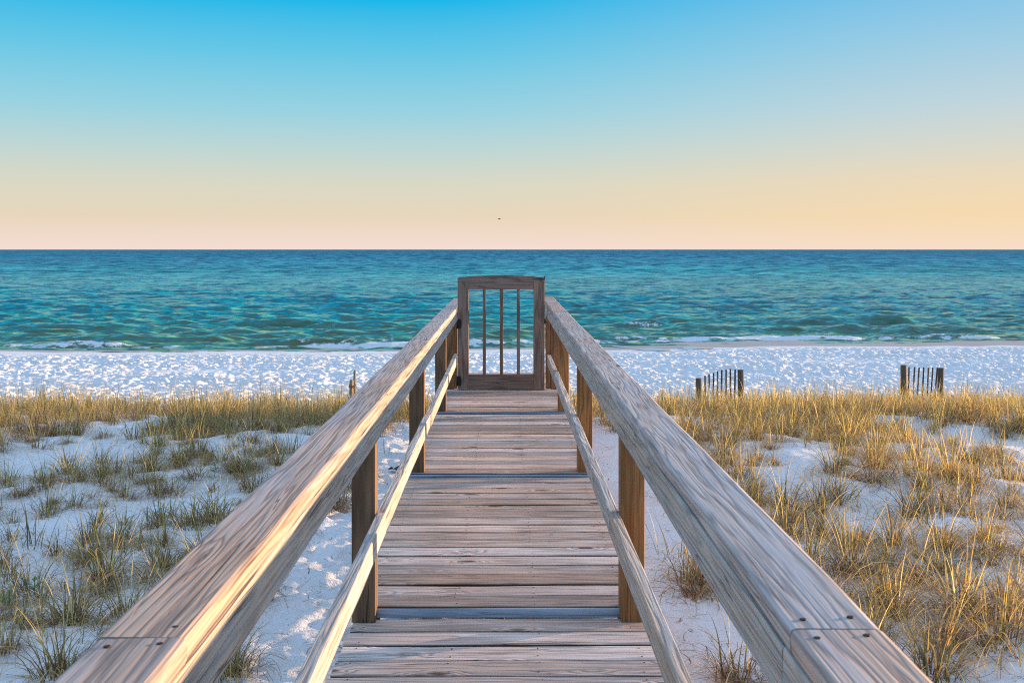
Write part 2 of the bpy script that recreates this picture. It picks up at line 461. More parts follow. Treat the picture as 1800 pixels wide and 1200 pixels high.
# ------------------------------------------------------------------ sea
def sea_mat():
    m = NT("sea_water")
    g = m.n('ShaderNodeTexCoord').outputs['Object']
    sx = m.n('ShaderNodeSeparateXYZ'); m.put(sx.inputs[0], g)
    Yv = sx.outputs[1]
    lg = m.math('LOGARITHM', Yv, 10.0)
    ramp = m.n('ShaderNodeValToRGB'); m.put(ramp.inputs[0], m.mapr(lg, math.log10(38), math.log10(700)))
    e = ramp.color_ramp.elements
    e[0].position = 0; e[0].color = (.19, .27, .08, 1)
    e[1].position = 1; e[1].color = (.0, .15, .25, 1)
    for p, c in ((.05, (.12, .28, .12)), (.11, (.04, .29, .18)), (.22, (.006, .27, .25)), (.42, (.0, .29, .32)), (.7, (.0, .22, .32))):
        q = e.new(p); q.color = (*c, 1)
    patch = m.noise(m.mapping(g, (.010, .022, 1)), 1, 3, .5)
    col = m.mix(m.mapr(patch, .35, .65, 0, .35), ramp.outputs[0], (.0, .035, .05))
    # wave slopes finer than the modelled surface, at several scales
    geo = m.n('ShaderNodeNewGeometry').outputs['Normal']
    tot = None
    for k, (sx_, sy_, y0, y1, y2, y3, wgt) in enumerate([(1.5, 5.0, 0, 1, 120, 260, 2.5), (.50, .75, 40, 80, 260, 600, 1.9), (.30, .17, 90, 200, 700, 1500, 2.0), (.20, .045, 250, 500, 2500, 6000, 2.2), (.10, .012, 800, 2000, 1e5, 2e5, 2.0)]):
        nz = m.n('ShaderNodeTexNoise'); m.put(nz.inputs['Vector'], m.mapping(g, (sx_, sy_, 1), (k * 13.1, k * 5.7, 0)))
        nz.inputs['Scale'].default_value = 1; nz.inputs['Detail'].default_value = 3; nz.inputs['Roughness'].default_value = .62; nz.inputs['Distortion'].default_value = .35
        v = m.n('ShaderNodeVectorMath', operation='SUBTRACT'); m.put(v.inputs[0], nz.outputs['Color']); v.inputs[1].default_value = (.5, .5, .5)
        wt = m.math('MULTIPLY', m.math('MULTIPLY', m.mapr(Yv, y0, y1, 0, 1), m.mapr(Yv, y2, y3, 1, 0)), wgt)
        q = m.n('ShaderNodeVectorMath', operation='SCALE'); m.put(q.inputs[0], v.outputs[0]); m.put(q.inputs['Scale'], wt)
        if tot is None: tot = q.outputs[0]
        else:
            a_ = m.n('ShaderNodeVectorMath', operation='ADD'); m.put(a_.inputs[0], tot); m.put(a_.inputs[1], q.outputs[0]); tot = a_.outputs[0]
    fl = m.n('ShaderNodeVectorMath', operation='MULTIPLY'); m.put(fl.inputs[0], tot); fl.inputs[1].default_value = (.7, 1.0, 0.0)
    ad = m.n('ShaderNodeVectorMath', operation='ADD'); m.put(ad.inputs[0], geo); m.put(ad.inputs[1], fl.outputs[0])
    nn = m.n('ShaderNodeVectorMath', operation='NORMALIZE'); m.put(nn.inputs[0], ad.outputs[0])
    nrm = nn.outputs[0]
    # shade and sky reflection painted into the water colour by wave slope
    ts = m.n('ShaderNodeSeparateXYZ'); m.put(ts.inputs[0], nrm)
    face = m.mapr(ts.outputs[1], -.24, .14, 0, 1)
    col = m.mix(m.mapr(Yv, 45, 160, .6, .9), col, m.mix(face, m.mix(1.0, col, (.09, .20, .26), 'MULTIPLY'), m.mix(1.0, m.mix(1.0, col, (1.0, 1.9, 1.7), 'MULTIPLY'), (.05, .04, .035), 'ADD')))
    foam = m.n('ShaderNodeAttribute', attribute_name='foam').outputs['Fac']
    fn = m.noise(m.mapping(g, (2.2, 3.0, 1)), 1, 6, .72)
    fm = m.mapr(m.math('ADD', foam, m.math('MULTIPLY', m.math('SUBTRACT', fn, .5), 1.5)), .48, .62, 0, 1)
    fm = m.math('MULTIPLY', fm, m.math('GREATER_THAN', foam, .02))
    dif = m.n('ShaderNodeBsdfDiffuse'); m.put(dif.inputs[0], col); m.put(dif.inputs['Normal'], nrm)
    glo = m.n('ShaderNodeBsdfGlossy'); glo.inputs[0].default_value = (1, 1, 1, 1); m.put(glo.inputs['Roughness'], m.mapr(Yv, 60, 600, .06, .2)); m.put(glo.inputs['Normal'], nrm)
    fr = m.n('ShaderNodeFresnel'); fr.inputs[0].default_value = 1.33; m.put(fr.inputs['Normal'], nrm)
    cap = m.math('MINIMUM', fr.outputs[0], m.mapr(Yv, 45, 170, .44, .07))      # a rough sea never mirrors fully
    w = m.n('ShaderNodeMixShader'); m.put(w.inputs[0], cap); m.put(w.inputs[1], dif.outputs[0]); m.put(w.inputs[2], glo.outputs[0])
    fo = m.principled((.84, .83, .82), .8, m.bump(fn, 1, .15), .2)
    mx = m.n('ShaderNodeMixShader'); m.put(mx.inputs[0], fm); m.put(mx.inputs[1], w.outputs[0]); m.put(mx.inputs[2], fo.outputs[0])
    return m.done(mx.outputs[0])
M_sea = sea_mat()
rows = [34.0]
while rows[-1] < 300:
    d = rows[-1]; rows.append(d + max(.11, d * d / (1092 * 3.45) * .42 if d > 48 else .11 + (d - 34) * .006))
while rows[-1] < 3000: rows.append(rows[-1] * 1.05)
rows += [4500, 8000, 15000, 30000, 50000]
ys = np.array(rows)
us = np.concatenate([-np.linspace(6, 1.25, 8)[:-1], np.linspace(-1.22, 1.22, 620), np.linspace(1.25, 6, 8)[1:]])
U, Y = np.meshgrid(us, ys)
X = U * .50 * Y + U * 1.5
dy = np.gradient(ys)[:, None] + 0 * X
dx = .50 * Y * (2.44 / 620)
Z = np.zeros_like(X); DX = np.zeros_like(X); DY = np.zeros_like(X)
warpx = 1.6 * gnoise(X * .05, Y * .06, 31); warpy = 2.2 * gnoise(X * .045, Y * .05, 32)
for i in range(84):
    lam = 0.7 * (8.0 / 0.7) ** ((i + rng.random()) / 84)
    k = 2 * math.pi / lam
    th = rng.normal(0.06, .30 if lam < 3 else .16)
    kx, ky = k * math.sin(th), k * math.cos(th)
    a = .0150 * lam ** .8 * (.6 + .8 * rng.random())
    a *= 1.45 if lam < 2.6 else .40
    if lam > 7: a = a * (.25 + .75 * np.clip((Y - 70) / 120, 0, 1))
    att = np.clip(1.25 - (abs(ky) * dy / (2.0 * math.pi)) * 2.2, 0, 1) * np.clip(1.25 - abs(kx) * dx / (2 * math.pi) * 2.2, 0, 1)
    grp = .35 + 1.3 * np.clip(.5 + gnoise(X * .42 / lam ** .5 + i * 7.7, Y * .22 / lam ** .5, 40 + i), 0, 1.3)
    ph = kx * (X + warpx) + ky * (Y + warpy) + rng.random() * 6.28
    A = a * att * grp
    Z += A * (np.sin(ph) + .22 * np.cos(2 * ph))
    DY += -A * math.cos(th) * np.cos(ph) * .7
Z *= .5; DY *= .5
# short-crested chop: sharp little ridges lying roughly along the shore
for fx, fy, am, sd_ in ((.26, .62, .085, 101), (.55, 1.35, .060, 102), (1.2, 2.7, .034, 103), (2.3, 5.0, .016, 104)):
    n_ = gnoise(X * fx + warpx * fx * .5 + sd_, Y * fy + .12 * X * fy + warpy * fy * .3, sd_)
    Z += am * (1 - 2.2 * np.abs(n_)) * np.clip(1.5 - fy * dy * 1.6, 0, 1) * (.45 + 1.1 * np.clip(.5 + gnoise(X * .05 + sd_, Y * .09, sd_ + 9), 0, 1.2))
depthf = np.clip((Y - sh[0, 0] * 0 - shore(X)) / 9, 0, 1)
amp = .34 + .66 * np.clip((Y - shore(X) - .5) / 12, 0, 1)
Z *= amp; DY *= amp
foam = np.zeros_like(X)
# breaking and steepening waves near the shore: (x centre, half length, distance beyond the water's edge, height, foam)
def breaker(xc, hl, off, hgt, fo, w=.55, tilt=0.0, seed=0):
    global Z, foam
    s_ = shore(X) * 0 + np.interp(xc, [-20, 20], [0, 0]) + shore(np.full_like(X, xc))
    yc = s_ + off + tilt * (X - xc) + .35 * gnoise(X * .30, X * 0 + seed, 70 + seed) + .13 * gnoise(X * 1.1, X * 0, 80 + seed)
    env = np.clip(1.15 - ((X - xc) / hl) ** 2, 0, 1) * (.75 + .4 * gnoise(X * .8, X * 0 + 3, 90 + seed))
    t = Y - yc
    prof = np.where(t < 0, np.exp(-(t / (w * .45)) ** 2), np.exp(-(t / (w * 1.9)) ** 2))
    hgt = hgt * (.6 if off < 2.2 else .85)
    Z += hgt * env * prof
    Z -= .35 * hgt * env * np.exp(-((t + w * 1.4) / (w * .9)) ** 2)
    if fo > 0:
        fz = np.exp(-((t + w * .35) / (w * .55)) ** 2) * env * fo
        foam = np.maximum(foam, fz)
for b in [(-15, 3.2, 1.9, .26, .9, .5, 0, 1), (-13.5, 5, 3.4, .24, 0, .8, 0, 2), (-6.5, 2.6, 2.0, .30, .55, .55, .02, 3), (-7.5, 1.3, 1.5, .20, 1.0, .4, 0, 4),
          (-3.4, 3.4, 1.2, .20, 1.0, .45, .03, 5), (-2.6, 3.0, 2.6, .28, .25, .6, 0, 6), (-.4, 1.4, 4.2, .26, 0, .7, 0, 7), (-.9, 1.6, 1.2, .2, .9, .4, 0, 8),
          (6.1, 1.25, 9.0, .36, .75, .6, 0, 9), (8.6, 3.2, 6.5, .26, .3, .8, .02, 10), (12.5, 2.6, 4.6, .24, .25, .7, 0, 11), (6.6, 3.6, 1.2, .18, .85, .4, 0, 12),
          (12, 3.6, 1.2, .22, .95, .45, 0, 13), (17.5, 2.6, 1.3, .24, .8, .45, 0, 14), (17.0, 4, 4.0, .26, 0, .8, 0, 15), (-10.5, 2.6, 5.6, .24, 0, .8, 0, 16),
          (-18, 4, 9, .28, .25, .9, 0, 17), (-2.5, 3, 11, .24, .1, .9, .04, 18), (2.2, 3.0, 5.0, .22, .1, .8, 0, 19), (15, 5, 9.5, .26, .15, 1, 0, 20), (-12, 4, 12, .26, .1, 1.0, 0, 21),
          (2.5, 3.5, 1.0, .16, .8, .4, 0, 22), (-11, 2.5, 1.2, .16, .6, .4, 0, 23)]:
    breaker(*b)
edge = Y - shore(X)
strong = .34 + .62 * np.clip(np.exp(-((X + 4.5) / 4.0) ** 2) + np.exp(-((X - 9.5) / 5.5) ** 2) + .5 * np.exp(-((X + 15) / 2.5) ** 2), 0, 1)
e2 = edge - 1.1 - .5 * gnoise(X * .45, X * 0 + 5, 60)
foam = np.maximum(foam, strong * (.9 + .8 * gnoise(X * .8, Y * .8, 61) + .4 * gnoise(X * .25, Y * .3, 64)) * np.exp(-(e2 / .85) ** 2))
foam = np.maximum(foam, strong * (.42 + .5 * gnoise(X * .35, Y * .6, 62)) * np.exp(-((e2 - 1.2) / .9) ** 2))
# a few whitecaps further out
wc = np.clip(gnoise(X * .12, Y * .05, 63) - .62, 0, 1) * 3.0 * (Y > 60) * (Y < 400) * (Z > .12)
foam = np.maximum(foam, np.clip(wc, 0, .75))
Z = Z + SEA
grid_mesh("sea", X, Y + DY, Z, M_sea, {"foam": foam})["kind"] = "structure"

# shallow pools left behind on the wet sand
def pool_mat():
    m = NT("still_water")
    g = m.n('ShaderNodeTexCoord').outputs['Object']
    return m.done(m.principled((.40, .50, .56), .25, m.bump(m.noise(g, 3, 2), .15, .01), .5, IOR=1.33))
M_pool = pool_mat()
for (ax, ay, bx, by, wd) in ((1122, 614.5, 1178, 615.5, .75), (1196, 613, 1250, 612, .75), (1068, 608, 1108, 611, .6)):
    X0, D0 = ground_at(ax, ay); X1, D1 = ground_at(bx, by)
    mb = MB(); n = 28; zc = max(gz(X0, D0), gz(X1, D1)) + .02
    cx, cy = (X0 + X1) / 2, (D0 + D1) / 2
    ring = []
    for k in range(n):
        t = 2 * math.pi * k / n
        r = 1 + .22 * math.sin(3 * t + ax) + .1 * math.sin(5 * t)
        px_, py_ = cx + (X1 - X0) / 2 * math.cos(t) * r, cy + (D1 - D0) * .5 * math.cos(t) + wd * math.sin(t) * r * .8
        ring.append(len(mb.v)); mb.v.append((px_, py_, gz(px_, py_) + .016))
    mb.v.append((cx, cy, gz(cx, cy) + .016))
    for k in range(n):
        mb.face((ring[k], ring[(k + 1) % n], n), [(0, 0)] * 3)
    o = mb.build("tide_pool", M_pool); o["kind"] = "structure"

# ------------------------------------------------------------------ boardwalk
bw = tag(empty("boardwalk", (0, 0, -.3)), "weathered grey wooden boardwalk with handrails running straight to the beach gate", "boardwalk")
XL, XR = -.484, .432            # inner faces of the posts
POSTD = .089
def deck_z(y):
    if y < 4.12: return -.038
    if y < 6.52: return 0.0
    if y < 8.93: return .019
    return .029
SECT = [(-2.2, 4.122), (4.138, 6.48), (6.497, 8.882), (8.898, 11.75)]
for si, (a, b) in enumerate(SECT):
    mb = MB(); y = b; first = True
    zt = [-.038, .0, .019, .029][si]
    nb = round((b - a) / .1405); w0 = (b - a) / nb
    for bi in range(nb):
        w = w0
        gap = random.uniform(.010, .020)
        zz = zt + random.uniform(-.0025, .0025)
        e1, e2 = random.uniform(-.008, .008), random.uniform(-.008, .008)
        tw = random.uniform(-.002, .002)
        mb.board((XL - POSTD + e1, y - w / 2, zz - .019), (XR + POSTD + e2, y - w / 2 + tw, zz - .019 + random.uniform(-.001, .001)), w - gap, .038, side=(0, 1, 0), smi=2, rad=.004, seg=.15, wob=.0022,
                 rn=(min(1, max(0, random.gauss(.55, .28))), random.random()), bow=random.uniform(-.002, .001))
        for nx in (XL - .03, -.19, .115, XR + .03):
            for ny in (.03, .105):
                if 2.5 < y < 12:
                    mb.disc((nx + random.uniform(-.008, .008), y - ny + random.uniform(-.006, .006), zz + .0002), .0033, h=.0005, n=6)
        y -= w
        first = False
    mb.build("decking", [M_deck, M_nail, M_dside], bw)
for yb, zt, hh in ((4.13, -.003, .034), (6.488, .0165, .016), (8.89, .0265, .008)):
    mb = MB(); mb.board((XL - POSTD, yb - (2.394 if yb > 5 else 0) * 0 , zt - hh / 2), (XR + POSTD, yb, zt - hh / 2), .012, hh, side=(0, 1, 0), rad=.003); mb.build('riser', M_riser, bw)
for fx in (XL - .05, -.02, XR + .05):
    mb = MB(); mb.board((fx, -2.1, -.125), (fx, 11.7, -.125), .038, .088, rad=.003, seg=1.0); mb.build("joist", M_post, bw)

POSTS = [-.78, 1.65, 4.085, 6.53, 8.93]
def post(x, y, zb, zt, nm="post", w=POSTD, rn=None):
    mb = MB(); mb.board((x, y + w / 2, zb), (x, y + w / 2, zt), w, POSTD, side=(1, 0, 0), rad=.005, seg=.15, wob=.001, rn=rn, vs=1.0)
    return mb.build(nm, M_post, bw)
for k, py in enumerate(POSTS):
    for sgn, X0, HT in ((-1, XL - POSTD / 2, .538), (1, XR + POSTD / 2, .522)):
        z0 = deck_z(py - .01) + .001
        post(X0, py - .01, z0, CZ - HT - .039, rn=(.08 + .62 * (sgn > 0) + random.uniform(-.08, .08), .4 + .35 * (sgn > 0)))  # right posts brightened and warmed to imitate bounce light, left ones darkened
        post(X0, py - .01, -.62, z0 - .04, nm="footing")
# gate posts, end posts
for sgn, X0, HT in ((-1, XL - POSTD / 2, .538), (1, XR + POSTD / 2, .522)):
    post(X0, 10.35, .0225, CZ - HT - .039, rn=(.45, .5)); post(X0, 10.35, -.7, -.018, nm="footing")
    post(X0, 11.62, -1.0, CZ - HT - .039, rn=(.45, .5))

def rail_run(X_in, X_out, HT, joints, name, mat, top, hgt, slope=0.0, inset=0.0, nails=True, warp=0.0):
    """a run of boards laid end to end; each board is a part"""
    for i in range(len(joints) - 1):
        a, b = joints[i], joints[i + 1]
        mb = MB()
        w = abs(X_out - X_in); cx = (X_in + X_out) / 2
        ja, jb = random.uniform(-warp, warp), random.uniform(-warp, warp)
        za = CZ - HT(a) - hgt / 2 + random.uniform(-warp, warp) * .4; zb = CZ - HT(b) - hgt / 2 + random.uniform(-warp, warp) * .4
        mb.board((cx + ja, a + .0015, za), (cx + jb, b - .0015, zb), w, hgt, side=(1, 0, 0), rad=.009 if top else .004, seg=.08, wob=.0035 if top else .0025)
        if top:
            pts = []
            for q in (a + .035, b - .035):
                pts += [(cx - w * .28, q), (cx + w * .27, q + .01)]
            for q in POSTS[1:] + [10.4]:
                if a + .2 < q < b - .2: pts += [(cx - w * .22, q + .03), (cx + w * .25, q + .05)]
            for (nx, ny) in pts:
                t = (ny - a) / (b - a)
                mb.disc((nx, ny, za + (zb - za) * t + hgt / 2 + .0006), .0055, h=.0008, n=10)
        mb.build(name, [mat, M_nail], bw)
HL = lambda y: .540 - (.006 if y > 3 else 0)
HR = lambda y: .524 - .0006 * y
rail_run(XL + .038, XL + .038 - .125, lambda y: .543 - .0005 * y, [-2.0, 1.53, 6.55, 12.1], "handrail_cap", M_cap, True, .038, warp=.002)
rail_run(XR - .038, XR - .038 + .128, lambda y: .526 - .0009 * y, [-2.0, 1.51, 5.12, 8.98, 12.0], "handrail_cap", M_cap, True, .038, warp=.002)
rail_run(XL + .0378, XL + .0002, lambda y: .5815 - .0005 * y, [-2.0, 4.12, 9.0, 12.1], "handrail_board", M_side, False, .089, warp=.001)
rail_run(XR - .0378, XR - .0002, lambda y: .5645 - .0009 * y, [-2.0, 1.55, 6.57, 12.0], "handrail_board", M_side, False, .089, warp=.001)
rail_run(XL + .0378, XL + .0002, lambda y: .987, [-2.0, 1.69, 4.10, 6.57, 8.97, 10.34], "mid_rail", M_side, False, .082, warp=.003)
rail_run(XR - .0378, XR - .0002, lambda y: .994, [-2.0, 1.69, 4.13, 6.57, 8.97, 10.34], "mid_rail", M_side, False, .082, warp=.003)
# gate stops beside the posts
for X0 in (XL + .0165, XR - .0225):
    mb = MB(); mb.board((X0, 10.375, .024), (X0, 10.375, .66), .031 if X0 < 0 else .043, .05, rad=.003); mb.build("gate_stop", M_post, bw)
mb = MB(); mb.board((XL, 10.31, .03), (XR, 10.31, .03), .05, .014, side=(0, 1, 0), rad=.003); mb.build("threshold", M_side, bw)

# ------------------------------------------------------------------ gate
GY = 10.27
g = tag(empty("gate", (-.035, GY, .04)), "brown wooden garden gate with arched top and three slender bars closing the boardwalk", "gate")
for xa, xb in ((-.446, -.342), (.266, .371)):
    mb = MB(); mb.board(((xa + xb) / 2, GY, .04), ((xa + xb) / 2, GY, 1.052), xb - xa, .038, rad=.004); mb.build("stile", M_gate, g)
# arched top rail: outline with thickness
mb = MB()
xs = np.linspace(-.446, .371, 33)
top = [1.086 + .026 * (1 - ((x + .0375) / .4085) ** 2) for x in xs]
bot = [1.0525 if (x < -.3425 or x > .2665) else .978 for x in xs]
pts = []
def archz(x): return 1.086 + .026 * (1 - ((x + .0375) / .4085) ** 2)
outl = [(-.446, 1.0525), (-.3415, 1.0525), (-.3415, .978), (.2655, .978), (.2655, 1.0525), (.371, 1.0525)]
polyt = [(x, archz(x)) for x in xs]
def prism(mb, strips, y0, y1, rr):
    for (xa, za0, xa1, za1) in strips: pass
u0, v0 = 3.3, 8.8
cols = sorted(set([round(x, 4) for x in xs] + [-.3415, .2655]))
rr = (.5, .5)
prev = None
for i in range(len(cols) - 1):
    xa, xb = cols[i], cols[i + 1]
    zb_ = .978 if (xa >= -.3416 and xb <= .2656) else 1.0525
    b0 = len(mb.v)
    for y in (GY - .020, GY + .020):
        mb.v += [(xa, y, zb_), (xb, y, zb_), (xb, y, archz(xb)), (xa, y, archz(xa))]
    def uvq(ids): return [(u0 + mb.v[b0 + j][0], v0 + mb.v[b0 + j][2] + mb.v[b0 + j][1]) for j in ids]
    for ids in ((0, 1, 2, 3), (5, 4, 7, 6), (3, 2, 6, 7), (4, 5, 1, 0)):
        mb.face(tuple(b0 + j for j in ids), uvq(ids), rr)
    if i == 0 or abs(zb_ - prev) > .01 or i == len(cols) - 2:
        ids = (0, 3, 7, 4) if (i == 0 or prev > zb_) else (1, 5, 6, 2)
        mb.face(tuple(b0 + j for j in ids), uvq(ids), rr)
    prev = zb_
mb.build("arched_top_rail", M_gate, g)
mb = MB(); mb.board((-.3415, GY, .11), (.2655, GY, .11), .036, .138, side=(0, 1, 0), rad=.004); mb.build("bottom_rail", M_gate, g)
for x in (-.196, -.035, .124):
    mb = MB(); mb.board((x, GY, .18), (x, GY, .979), .030, .030, rad=.003); mb.build("bar", M_gate, g)
for z in (.655, .12):
    mb = MB()
    n = 14; b0 = len(mb.v)
    for yy in (GY - .021, GY - .026):
        for k in range(n):
            t = -math.pi / 2 + math.pi * k / (n - 1)
            mb.v.append((-.446 + .012 + .024 * max(0, math.cos(t)) ** .5, yy, z + .045 * math.sin(t)))
        mb.v.append((-.452, yy, z + .045)); mb.v.append((-.452, yy, z - .045))
    m_ = n + 2
    mb.face(tuple(b0 + m_ + j for j in range(m_)), [(0, 0)] * m_)
    mb.face(tuple(b0 + j for j in range(m_ - 1, -1, -1)), [(0, 0)] * m_)
    for k in range(m_):
        k2 = (k + 1) % m_
        mb.face((b0 + k, b0 + k2, b0 + m_ + k2, b0 + m_ + k), [(0, 0)] * 4)
    mb.tube([(-.451, GY - .025, z - .046), (-.451, GY - .025, z + .046)], .007, 8)
    mb.build("hinge", M_iron, g)
mb = MB(); mb.board((.376, GY - .012, .655), (.376, GY - .012, .700), .014, .03, rad=.003); mb.board((.366, GY - .024, .672), (.392, GY - .024, .672), .012, .010, side=(0, 1, 0), rad=.002); mb.build("latch", M_iron, g)
mb = MB(); mb.board((.372, GY, 1.07), (.372, GY, 1.098), .012, .02, rad=.003); mb.build("latch_pull", M_iron, g)

# ------------------------------------------------------------------ sand fences
def fence(name, label, pxs, tops, post_w, slat_w, d, ztops_posts, lean):
    """pxs: pixel x of each upright (first and last are posts), tops: pixel y of each top"""
    x0 = (pxs[0] - VPX) / F * d
    root = tag(empty(name, (x0, d, gz(x0, d))), label, "fence", "short runs of dark slat fence standing at the edge of the beach grass")
    k = F / d
    P = []
    for i, (px, ty) in enumerate(zip(pxs, tops)):
        x = (px - VPX) / k; zt = CZ - (ty - HY) / k; zb = gz(x, d) - .05
        isp = i in (0, len(pxs) - 1)
        mb = MB()
        dx = lean[i] if lean else random.uniform(-.01, .01)
        if isp:
            mb.tube([(x - dx, d, zb), (x - dx * .5, d, (zb + zt) / 2), (x, d, zt - .004), (x, d, zt)], [post_w / 2, post_w / 2, post_w / 2, post_w / 2 * .92], 12)
            o = mb.build("post", M_fence, root)
        else:
            mb.board((x - dx, d - .03, zb), (x, d - .03, zt), slat_w, .010, rad=.002, seg=.2, wob=.002)
            mb.build("slat", M_fence, root)
        P.append((x, zt))
    for hfrac in (.22, .55):
        mb = MB(); pts = []
        for (x, zt) in P:
            zb = gz(x, d); pts.append((x, d - .038, zt - (zt - zb) * hfrac))
        mb.tube(pts, .0016, 5); mb.build("wire", M_wire, root)
fence("sand_fence", "dark slat fence sloping down to the left, nearer the handrail, behind golden beach grass",
      [1228.5, 1239, 1246, 1254, 1261, 1268.5, 1276, 1283.5, 1292, 1302.5], [665, 660, 657, 655, 652, 650, 649, 648, 649, 650], .085, .022, 14.8, None, [0, .0, -.01, .005, .0, .01, 0, -.005, .01, -.01])
fence("sand_fence", "level dark slat fence further right, taller post at its left end, above the golden grass",
      [1590, 1598, 1608, 1616, 1624, 1632.5, 1640, 1648, 1656], [642, 645, 645, 645.5, 645.5, 646, 646, 646, 647], .085, .020, 15.3, None, [0, .01, .035, .04, .03, .03, .04, .05, .02])
# two pale stakes tied together, left
d = 12.6; k = F / d
x0 = (619 - VPX) / k
root = tag(empty("fence_stakes", (x0, d, gz(x0, d))), "two pale weathered stakes wired together beside the left handrail", "stakes")
for px, ty, w, dd in ((617.5, 667, .05, 0), (622.5, 651, .036, .05)):
    x = (px - VPX) / k; mb = MB(); zt = CZ - (ty - HY) / k
    mb.tube([(x - .004, d + dd, gz(x, d) - .05), (x, d + dd, (gz(x, d) + zt) / 2), (x + .003, d + dd, zt - .012), (x + .002, d + dd, zt)], [w / 2, w / 2, w * .46, w * .3], 9)
    mb.build("stake", M_stake, root)
mb = MB(); pts = []
for i in range(26):
    t = i / 25; a = t * 6 * math.pi
    pts.append(((619.5 - VPX) / k + .042 * math.cos(a), d + .025 + .055 * math.sin(a), CZ - (676 - HY) / k - .03 * t))
mb.tube(pts, .003, 5)
mb.tube([((623 - VPX) / k, d - .03, CZ - (674 - HY) / k), ((629 - VPX) / k, d - .05, CZ - (681 - HY) / k), ((637 - VPX) / k, d - .05, CZ - (692 - HY) / k)], .0026, 5)
mb.build("tie_wire", M_wire, root)

# ------------------------------------------------------------------ beach grass
def grass_mat():
    m = NT("beach_grass")
    col = m.n('ShaderNodeVertexColor', layer_name='Col').outputs[0]
    dif = m.principled(col, .55, None, .25)
    tr = m.n('ShaderNodeBsdfTranslucent'); m.put(tr.inputs[0], m.mix(1.0, col, (1.5, 1.35, .9), 'MULTIPLY'))
    mx = m.n('ShaderNodeMixShader'); mx.inputs[0].default_value = .52
    m.put(mx.inputs[1], dif.outputs[0]); m.put(mx.inputs[2], tr.outputs[0])
    return m.done(mx.outputs[0])
M_grass = grass_mat()
GREEN = [(.11, .105, .05), (.075, .075, .04), (.17, .15, .065), (.27, .235, .075)]
GOLD = [(.66, .49, .17), (.76, .60, .25), (.60, .43, .14), (.55, .47, .15), (.80, .68, .36)]
STRAW = [(.50, .40, .24), (.58, .48, .32), (.42, .30, .17)]
BROWN = [(.24, .12, .07), (.14, .07, .05), (.34, .19, .10)]
class Grass:
    def __init__(s): s.v = []; s.f = []; s.c = []
    def blade(s, x, y, z, L, az, lean, curve, w, col, n=6, curl=0.0, coltip=None):
        """ribbon rising from (x,y,z): lean = start angle from vertical, curve = total bending"""
        b = len(s.v)
        px, py, pz = x, y, z
        ang = lean; st = L / n
        ca, sa = math.cos(az), math.sin(az)
        wx, wy = -sa, ca
        tw = random.uniform(-.5, .5)
        for i in range(n + 1):
            t = i / n
            ww = w * (1 - t ** 1.8) * .5 + .0002
            a2 = az + tw * t
            s.v.append((px - math.sin(a2) * ww, py + math.cos(a2) * ww, pz)); s.v.append((px + math.sin(a2) * ww, py - math.cos(a2) * ww, pz))
            ang += curve / n * (.4 + 1.4 * t)
            h = math.sin(ang) * st; px += math.cos(az + curl * t) * h; py += math.sin(az + curl * t) * h
            pz = max(pz + math.cos(ang) * st, z - .004 + .002 * random.random()) if ang > 1.6 else pz + math.cos(ang) * st
        ct = coltip or col
        for i in range(n):
            a = b + 2 * i
            s.f.append((a, a + 1, a + 3, a + 2)); t = (i + .5) / n
            s.c.append(tuple(col[k] * (1 - t) + ct[k] * t for k in range(3)))
    def mesh(s, name):
        me = bpy.data.meshes.new(name)
        me.vertices.add(len(s.v)); me.vertices.foreach_set("co", np.array(s.v, dtype=np.float32).ravel())
        q = np.array(s.f, dtype=np.int32); nf = len(q)
        me.loops.add(nf * 4); me.loops.foreach_set("vertex_index", q.ravel())
        me.polygons.add(nf); me.polygons.foreach_set("loop_start", (np.arange(nf) * 4).astype(np.int32))
        me.update(calc_edges=True)
        ca = me.color_attributes.new("Col", 'FLOAT_COLOR', 'CORNER')
        c = np.ones((nf, 4, 4), dtype=np.float32); c[:, :, :3] = np.array(s.c, dtype=np.float32)[:, None, :]
        ca.data.foreach_set("color", c.ravel())
        me.polygons.foreach_set("use_smooth", np.full(nf, True))
        me.materials.append(M_grass); me.update()
        return me
